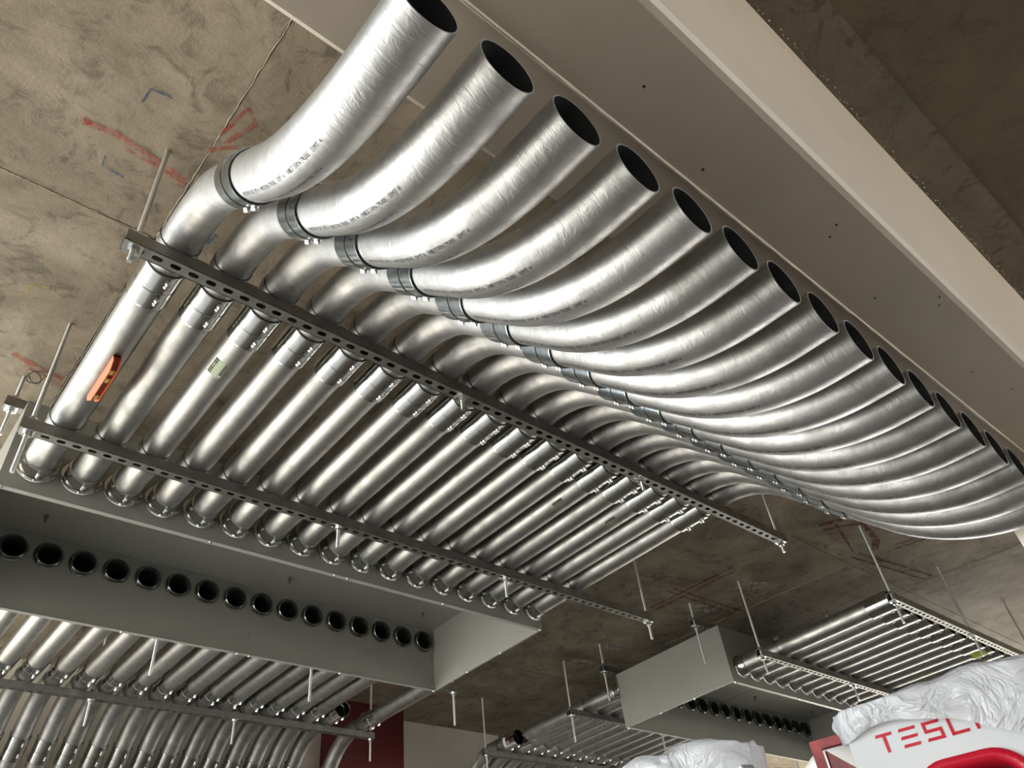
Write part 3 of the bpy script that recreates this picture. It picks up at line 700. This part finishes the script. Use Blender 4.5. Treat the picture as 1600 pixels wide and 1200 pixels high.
# tie wire left twisted at the slab near the left hangers
b = MB(); rr = random.Random(5); cx, cy = 0.195, 2.87; pts = []
for k in range(26):
    a = k/25*2*PI*1.4; pts.append((cx+0.030*math.cos(a)*(1-k*0.01), cy+0.024*math.sin(a), Z(zceil(cy))-0.012-0.03*abs(math.sin(a*0.7))))
b.wire(pts, 0.0016, 6)
for k in range(6):
    a = rr.uniform(0, 6.28); b.wire([(cx+0.01, cy-0.02, Z(zceil(cy))-0.004), (cx+0.01+0.03*math.cos(a), cy-0.02+0.03*math.sin(a), Z(zceil(cy))-0.03)], 0.0014, 5)
tag(link('tie_wire', b.mesh('tie_wire', M_BLACK)), 'small tangle of black tie wire on the ceiling by the left rods', 'wire')

# ---------------------------------------------------------------- wrapped charging posts
def basis(px, py, hx, hy):                   # local x along the face to the right, y up, z out of the face
    h = Vector((hx, hy, 0)).normalized(); up_ = Vector((0, 0, 1)); n_ = h.cross(up_)
    return Matrix(((h.x, up_.x, n_.x, px), (h.y, up_.y, n_.y, py), (h.z, up_.z, n_.z, 0), (0, 0, 0, 1)))
def rrect(w, h, r, n=8, x0=0, y0=0):
    pts = []
    for cx, cy, a0 in ((w/2-r, h/2-r, 0), (-w/2+r, h/2-r, PI/2), (-w/2+r, -h/2+r, PI), (w/2-r, -h/2+r, 3*PI/2)):
        for k in range(n+1): a = a0+PI/2*k/n; pts.append((x0+cx+r*math.cos(a), y0+cy+r*math.sin(a)))
    return pts
LET = {  # strokes as polygons on a 1 x 1 letter, slanted bar ends
 'T': [[(0.0, 0.84), (0.06, 1.0), (1.0, 1.0), (0.94, 0.84)], [(0.41, 0.84), (0.41, 0.0), (0.59, 0.0), (0.59, 0.84)]],
 'E': [[(0.0, 0.84), (0.06, 1.0), (1.0, 1.0), (0.94, 0.84)], [(0.0, 0.42), (0.06, 0.58), (1.0, 0.58), (0.94, 0.42)], [(0.0, 0.0), (0.06, 0.16), (1.0, 0.16), (0.94, 0.0)]],
 'S': [[(0.0, 0.84), (0.0, 1.0), (1.0, 1.0), (0.94, 0.84)], [(0.0, 0.42), (0.0, 0.84), (0.17, 0.84), (0.17, 0.42)], [(0.17, 0.42), (0.17, 0.58), (1.0, 0.58), (1.0, 0.42)], [(0.83, 0.0), (0.83, 0.42), (1.0, 0.42), (1.0, 0.0)], [(0.0, 0.0), (0.06, 0.16), (0.83, 0.16), (0.83, 0.0)]],
 'L': [[(0.0, 0.0), (0.0, 1.0), (0.17, 1.0), (0.17, 0.0)], [(0.17, 0.0), (0.17, 0.16), (1.0, 0.16), (0.94, 0.0)]],
 'A': [[(0.0, 0.84), (0.06, 1.0), (1.0, 1.0), (0.94, 0.84)], [(0.0, 0.0), (0.0, 0.62), (0.17, 0.62), (0.17, 0.0)], [(0.83, 0.0), (0.83, 0.62), (1.0, 0.62), (1.0, 0.0)], [(0.17, 0.42), (0.17, 0.58), (0.83, 0.58), (0.83, 0.42)]],
}
DEP = 0.15
def charger(px, py, hx, hy, W_, top, label, lettered):
    t = thing('charging_post', (px, py, 0), label, 'charger')
    base = basis(px, py, hx, hy); t.matrix_world = base       # local: x right, y up, z out
    D = DEP; ow, oh = 0.235, 1.02; oy = top-0.130-oh/2; ox = W_/2-0.014
    b = MB(); seg = 8
    outer = rrect(W_, top, 0.045, seg, W_/2, top/2); inner = rrect(ow, oh, 0.075, seg, ox, oy); n = len(outer)
    for zz, fl_ in ((0.0, False), (-D, True)):
        vs = [(x, y, zz) for x, y in outer]+[(x, y, zz) for x, y in inner]
        fs = [(k, (k+1) % n, n+(k+1) % n, n+k) for k in range(n)]; b.add(vs, fs if not fl_ else [f[::-1] for f in fs], 0)
    vs = [(x, y, zz) for zz in (0, -D) for x, y in outer]; b.add(vs, [(k, n+k, n+(k+1) % n, (k+1) % n) for k in range(n)], 0, True)
    link('shell', b.mesh('shell', M_WHITE), t)
    b = MB(); rim = rrect(ow-0.036, oh-0.036, 0.06, seg, ox, oy); big = rrect(ow+0.004, oh+0.004, 0.077, seg, ox, oy)
    vs = [(x, y, 0.006) for x, y in big]+[(x, y, 0.004) for x, y in rim]+[(x, y, -0.12) for x, y in rim]+[(x, y, -0.004) for x, y in big]
    b.add(vs, [(k, (k+1) % n, n+(k+1) % n, n+k) for k in range(n)]+[(n+k, n+(k+1) % n, 2*n+(k+1) % n, 2*n+k) for k in range(n)]+[(3*n+k, 3*n+(k+1) % n, (k+1) % n, k) for k in range(n)], 0, True)
    link('red_rim', b.mesh('red_rim', M_CRED), t)
    b = MB(); b.prism(rim, -0.125, -0.115); link('recess_panel', b.mesh('recess_panel', M_CDARK), t)
    b = MB(); b.lathe([(-0.10, 0.028), (-0.03, 0.033), (0.0, 0.031), (0.012, 0.024), (0.018, 0.0)], dirmat((ox+ow/2-0.062, oy+oh/2-0.10, -0.045), (0.12, 1, 0.1)), 20); link('connector_handle', b.mesh('connector_handle', M_GREYP), t)
    b = MB(); b.wire([(ox+ow/2-0.07, oy+oh/2-0.19, -0.06), (ox+ow/2-0.09, oy+oh/2-0.45, -0.05), (ox, oy-0.2, -0.04), (ox-0.06, oy-0.3, -0.06)], 0.016, 10); link('cable', b.mesh('cable', M_GREYP), t)
    b = MB(); b.box((-0.03, 0, -D-0.03), (W_+0.03, 0.02, 0.03)); link('base_plate', b.mesh('base_plate', M_GREYP), t)
    if lettered:
        lh, lw = 0.039, 0.0375; x = 0.060; yb = top-0.090
        for ch in 'TESLA':
            b = MB()
            for poly in LET[ch]: b.prism([(x+p[0]*lw, yb+p[1]*lh) for p in poly], 0.0004, 0.0012)
            o = link('letter', b.mesh('letter_'+ch.lower(), M_CRED), t); x += lw+0.0135
    return t, base
def plastic_cover(base, W_, top, drops, seed, label, lift=0.03):
    """film pulled over the head of a post: crown plus a crumpled skirt with an uneven hem"""
    rr = random.Random(seed); b = MB(); D = DEP; nu, nv = 72, 22
    per = []                                 # ring round the post, local (x, z)
    hw, hd = W_/2+0.010, D/2+0.010
    for k in range(nu):
        a = 2*PI*k/nu; ca, sa = math.cos(a), math.sin(a); p = 5.0
        q = (abs(ca)**p+abs(sa)**p)**(-1/p); per.append((W_/2+hw*ca*q, -D/2+hd*sa*q, a))
    ph = [(rr.uniform(0, 6.28), rr.uniform(3, 11), rr.uniform(0.4, 1)) for _ in range(7)]
    def wob(a, v): return sum(w*math.sin(f*a+p+v*5*math.cos(p*3)) for p, f, w in ph)/3.2
    vs = []
    for j in range(nv+1):
        v = j/nv
        for (x, z, a) in per:
            if v < 0.45:                      # crown, from centre to shoulder
                s = (v/0.45); s2 = min(1, s)
                yy = top+lift*(1-0.55*s2**3)+0.016*wob(a, v)*s2+0.010*math.sin(9*x+4*a)
                xx = W_/2+(x-W_/2)*s2; zz = -D/2+(z+D/2)*s2
            else:
                s = (v-0.45)/0.55; d = drops(x, z)
                yy = top+lift*0.45-0.02*s-s*d+0.010*wob(a, v)
                o = 0.010+0.014*math.sin(s*PI)*max(0, wob(a*1.5, v*2))+0.008*abs(wob(a*3, v))
                nx, nz = (x-W_/2)/hw, (z+D/2)/hd; xx = x+o*nx*0.9; zz = z+o*(1 if nz > 0.9 else nz)*1.0
            vs.append((xx, yy, zz))
    fs = [(j*nu+k, j*nu+(k+1) % nu, (j+1)*nu+(k+1) % nu, (j+1)*nu+k) for j in range(nv) for k in range(nu)]
    b.add(vs, fs, 0, True)
    o = link('plastic_cover', b.mesh('plastic_cover', M_FILM)); o.matrix_world = base
    return tag(o, label, 'cover')
TOP1 = Z(0.505)
c1, m1 = charger(1.811, 0.876, 0.232, -0.973, 0.46, TOP1, 'white charging post with red lettering and red rim, lower right corner', True)
HEM = ((0.0, 0.040), (0.06, 0.034), (0.12, 0.036), (0.19, 0.040), (0.24, 0.058), (0.28, 0.084), (0.37, 0.135), (0.47, 0.16))
def drop1(x, z):
    if z < -0.03: return 0.03
    for (xa, da), (xb, db) in zip(HEM, HEM[1:]):
        if x <= xb: return da+(db-da)*max(0, (x-xa)/(xb-xa))
    return HEM[-1][1]
plastic_cover(m1, 0.46, TOP1, drop1, 2, 'crumpled white plastic film over the head of the lettered post', 0.03)
TOP2 = Z(0.474)
c2, m2 = charger(1.508, 1.488, 0.232, -0.973, 0.46, TOP2, 'second white charging post mostly under film, bottom centre right', False)
plastic_cover(m2, 0.46, TOP2, lambda x, z: 0.022+0.02*abs(math.sin(9*x)), 5, 'crumpled white plastic film over the plain post behind', 0.03)

# ---------------------------------------------------------------- red steel frame and the person behind it
fx, fy, fz = 2.030, 1.086, Z(0.541)
fr = thing('steel_frame', (fx, fy, 0), 'red painted steel frame standing left of the lettered post', 'frame')
FM = basis(0, 0, 0.232, -0.973)             # local x along the front, y up, z towards the viewer
def plate(name, a, c, holes=()):
    b = MB(); b.box(a, c, 0, FM); o = link(name, b.mesh(name, M_STEELRED), fr)
    for h in holes:
        hb = MB(); hb.lathe([(0, 0.0045), (0.0008, 0.0)], FM @ dirmat(h, (0, 0, 1)), 10); link('bolt_hole', hb.mesh('bolt_hole', M_BLACK), o)
FW, FD = 0.36, 0.38
plate('top_rail', (0, fz-0.022, -0.022), (FW, fz, 0))
for px_ in (0, FW-0.026):
    for pz_ in (0, -FD): plate('post', (px_, 0, pz_-0.004), (px_+0.026, fz-0.022, pz_)); plate('post', (px_, 0, pz_-0.026), (px_+0.004, fz-0.022, pz_-0.004))
for px_ in (0.026, FW-0.030):
    b = MB(); b.box((px_, fz-0.075, -FD), (px_+0.004, fz-0.024, -0.026), 0, FM); b.box((px_, fz-0.079, -FD), (px_+0.022, fz-0.075, -0.026), 0, FM)
    link('side_rail', b.mesh('side_rail', M_STEELRED), fr)
for zz in (0.35, 0.95):
    plate('lower_rail', (0, zz, -0.024), (FW, zz+0.024, -0.004))

def ensure_skin(me):
    bm = bmesh.new(); bm.from_mesh(me); bm.verts.layers.skin.verify(); bm.to_mesh(me); bm.free()
def skin_obj(name, chains, m, parent, sub=2):
    """chains: list of lists of (x, y, z, r); first point of a chain may repeat an existing joint"""
    V = []; Ed = []; Rd = []; idx = {}
    for ch in chains:
        prev = None
        for (x, y, z, r) in ch:
            key = (round(x, 4), round(y, 4), round(z, 4))
            if key not in idx: idx[key] = len(V); V.append((x, y, z)); Rd.append(r)
            if prev is not None and (prev, idx[key]) not in Ed: Ed.append((prev, idx[key]))
            prev = idx[key]
    me = bpy.data.meshes.new(name); me.from_pydata(V, Ed, []); ensure_skin(me)
    o = link(name, me, parent); md = o.modifiers.new('skin', 'SKIN'); md.use_smooth_shade = True
    for k, r in enumerate(Rd):
        sv = me.skin_vertices[0].data[k]; sv.radius = r if isinstance(r, tuple) else (r, r); sv.use_root = (k == 0)
    s2 = o.modifiers.new('smooth', 'SUBSURF'); s2.levels = sub; s2.render_levels = sub
    me.materials.append(m); return o
# local frame: faces +x, left is +y, z up; 1.80 m tall, looking a little up at the pipes
per = thing('person', (2.720, 1.262, 0), 'person in a white hard hat with a black band, seen behind the red frame', 'person', None, math.radians(-42))
HT = Matrix.Translation((0, 0, 1.50)) @ Matrix.Rotation(math.radians(-30), 4, 'Y') @ Matrix.Translation((0, 0, -1.50))
def ht(p): q = HT @ Vector(p[:3]); return (q.x, q.y, q.z)+tuple(p[3:])
head = [(0.0, 0.0, 1.46, 0.058), *[ht(p) for p in ((0.005, 0.0, 1.54, 0.056), (0.012, 0.0, 1.60, 0.078), (0.012, 0.0, 1.68, 0.092), (0.006, 0.0, 1.755, 0.082))]]
bodych = [[(0, 0, 0.98, 0.13), (0, 0, 1.12, 0.125), (0.01, 0, 1.28, 0.145), (0.0, 0, 1.40, 0.12), head[0]], head]
for s_ in (1, -1):
    bodych.append([(0.0, 0, 1.40, 0.12), (0, 0.17*s_, 1.42, 0.062), (-0.01, 0.215*s_, 1.28, 0.05), (-0.02, 0.235*s_, 1.12, 0.042), (0.08, 0.235*s_, 0.95, 0.034), (0.13, 0.23*s_, 0.87, 0.026), (0.16, 0.225*s_, 0.82, 0.030)])
    for k, (dy, ln) in enumerate(((-0.026, 0.062), (-0.009, 0.072), (0.009, 0.068), (0.025, 0.055))):
        bodych.append([(0.16, 0.225*s_, 0.82, 0.030), (0.178, 0.225*s_+dy, 0.785, 0.010), (0.185, 0.225*s_+dy*1.1, 0.785-ln*0.5, 0.009), (0.175, 0.225*s_+dy*1.1, 0.785-ln, 0.008)])
    bodych.append([(0.13, 0.23*s_, 0.87, 0.026), (0.165, 0.20*s_, 0.845, 0.011), (0.185, 0.195*s_, 0.815, 0.009)])
    bodych.append([(0, 0, 0.98, 0.13), (0, 0.095*s_, 0.90, 0.088), (0.01, 0.105*s_, 0.50, 0.056), (-0.01, 0.11*s_, 0.28, 0.050), (0, 0.115*s_, 0.09, 0.038), (0.06, 0.12*s_, 0.045, 0.034), (0.15, 0.125*s_, 0.035, 0.03)])
skin_obj('body', bodych, M_SKIN, per)
sh = [[(0, 0, 0.92, 0.155), (0, 0, 1.12, 0.145), (0.01, 0, 1.28, 0.165), (0.0, 0, 1.40, 0.135), (0, 0, 1.46, 0.075)]]
for s_ in (1, -1): sh.append([(0.0, 0, 1.40, 0.135), (0, 0.175*s_, 1.42, 0.08), (-0.01, 0.215*s_, 1.28, 0.066), (-0.02, 0.235*s_, 1.12, 0.058), (0.07, 0.235*s_, 0.965, 0.05)])
skin_obj('shirt', sh, M_CLOTH, per)
tr_ = [[(0, 0, 1.0, 0.15), (0, 0, 0.95, 0.15)]]
for s_ in (1, -1): tr_.append([(0, 0, 0.95, 0.15), (0, 0.095*s_, 0.88, 0.105), (0.01, 0.105*s_, 0.50, 0.075), (-0.01, 0.11*s_, 0.28, 0.068), (0, 0.115*s_, 0.10, 0.062)])
skin_obj('trousers', tr_, M_JEAN, per)
for s_ in (1, -1): skin_obj('boot', [[(-0.03, 0.115*s_, 0.06, 0.05), (0.06, 0.12*s_, 0.05, 0.048), (0.17, 0.125*s_, 0.045, 0.042)]], M_BLACK, per)
per.scale = (1.04, 1.04, 1.04)
# face and ears
b = MB(); b.lathe([(-0.004, 0.0), (0.0, 0.012), (0.018, 0.010), (0.028, 0.0)], HT @ dirmat((0.098, 0, 1.665), (1, 0, -0.3)), 12); link('nose', b.mesh('nose', M_SKIN), per)
b = MB(); b.wire([ht(p) for p in ((0.093, -0.024, 1.620), (0.100, 0, 1.618), (0.093, 0.024, 1.620))], 0.005, 6); link('mouth', b.mesh('mouth', plain('lips', (0.40, 0.17, 0.14), 0.5)), per)
for s_ in (1, -1):
    b = MB(); b.lathe([(-0.012, 0.0), (-0.008, 0.009), (0, 0.0115), (0.008, 0.009), (0.011, 0.0)], HT @ dirmat((0.085, 0.034*s_, 1.692), (1, 0.25*s_, 0)), 12); link('eye', b.mesh('eye', M_PAPER), per)
    b = MB(); b.lathe([(0.0105, 0.0), (0.0108, 0.005), (0.0118, 0.0)], HT @ dirmat((0.085, 0.034*s_, 1.692), (1, 0.25*s_, 0)), 10); link('pupil', b.mesh('pupil', M_BLACK), per)
    b = MB(); pts = [ht((0.012+0.017*math.cos(a), (0.096+0.010*math.sin(a/2))*s_, 1.668+0.031*math.sin(a))) for a in [2*PI*k/16 for k in range(16)]]
    b.wire(pts, 0.0065, 8, 0, True); b.lathe([(0, 0.022), (0.006, 0.018), (0.008, 0.0)], HT @ dirmat((0.012, 0.088*s_, 1.668), (0, s_, 0)), 14); link('ear', b.mesh('ear', M_SKIN), per)
hz_ = 1.725
b = MB(); hp_ = [(-0.012, 0.120), (0.0, 0.116)]+[(0.118*math.sin(a_), 0.114*math.cos(a_)**0.8) for a_ in [PI/2*k/9 for k in range(1, 9)]]+[(0.1185, 0.0)]
mh = HT @ Matrix.Translation((0.0, 0, hz_)) @ Matrix.Rotation(math.radians(-8), 4, 'Y') @ Matrix.Diagonal((1.08, 0.92, 1, 1))
b.lathe(hp_, mh, 32); b.lathe([(-0.010, 0.120), (-0.010, 0.112), (0.02, 0.110)], mh, 32)
b.prism([(0.06, -0.10), (0.15, -0.075), (0.165, 0.0), (0.15, 0.075), (0.06, 0.10)], -0.014, -0.008, mh)
link('hard_hat', b.mesh('hard_hat', M_HAT), per)
b = MB(); b.lathe([(-0.045, 0.108), (-0.012, 0.112), (-0.012, 0.106)], mh, 32); link('hat_band', b.mesh('hat_band', M_BLACK), per)
b = MB(); b.lathe([(-0.10, 0.082), (-0.05, 0.102), (0.03, 0.104), (0.05, 0.08)], HT @ Matrix.Translation((-0.024, 0, hz_)) @ Matrix.Diagonal((0.92, 0.88, 1, 1)), 24)
hair = link('hair', b.mesh('hair', M_HAIR), per)
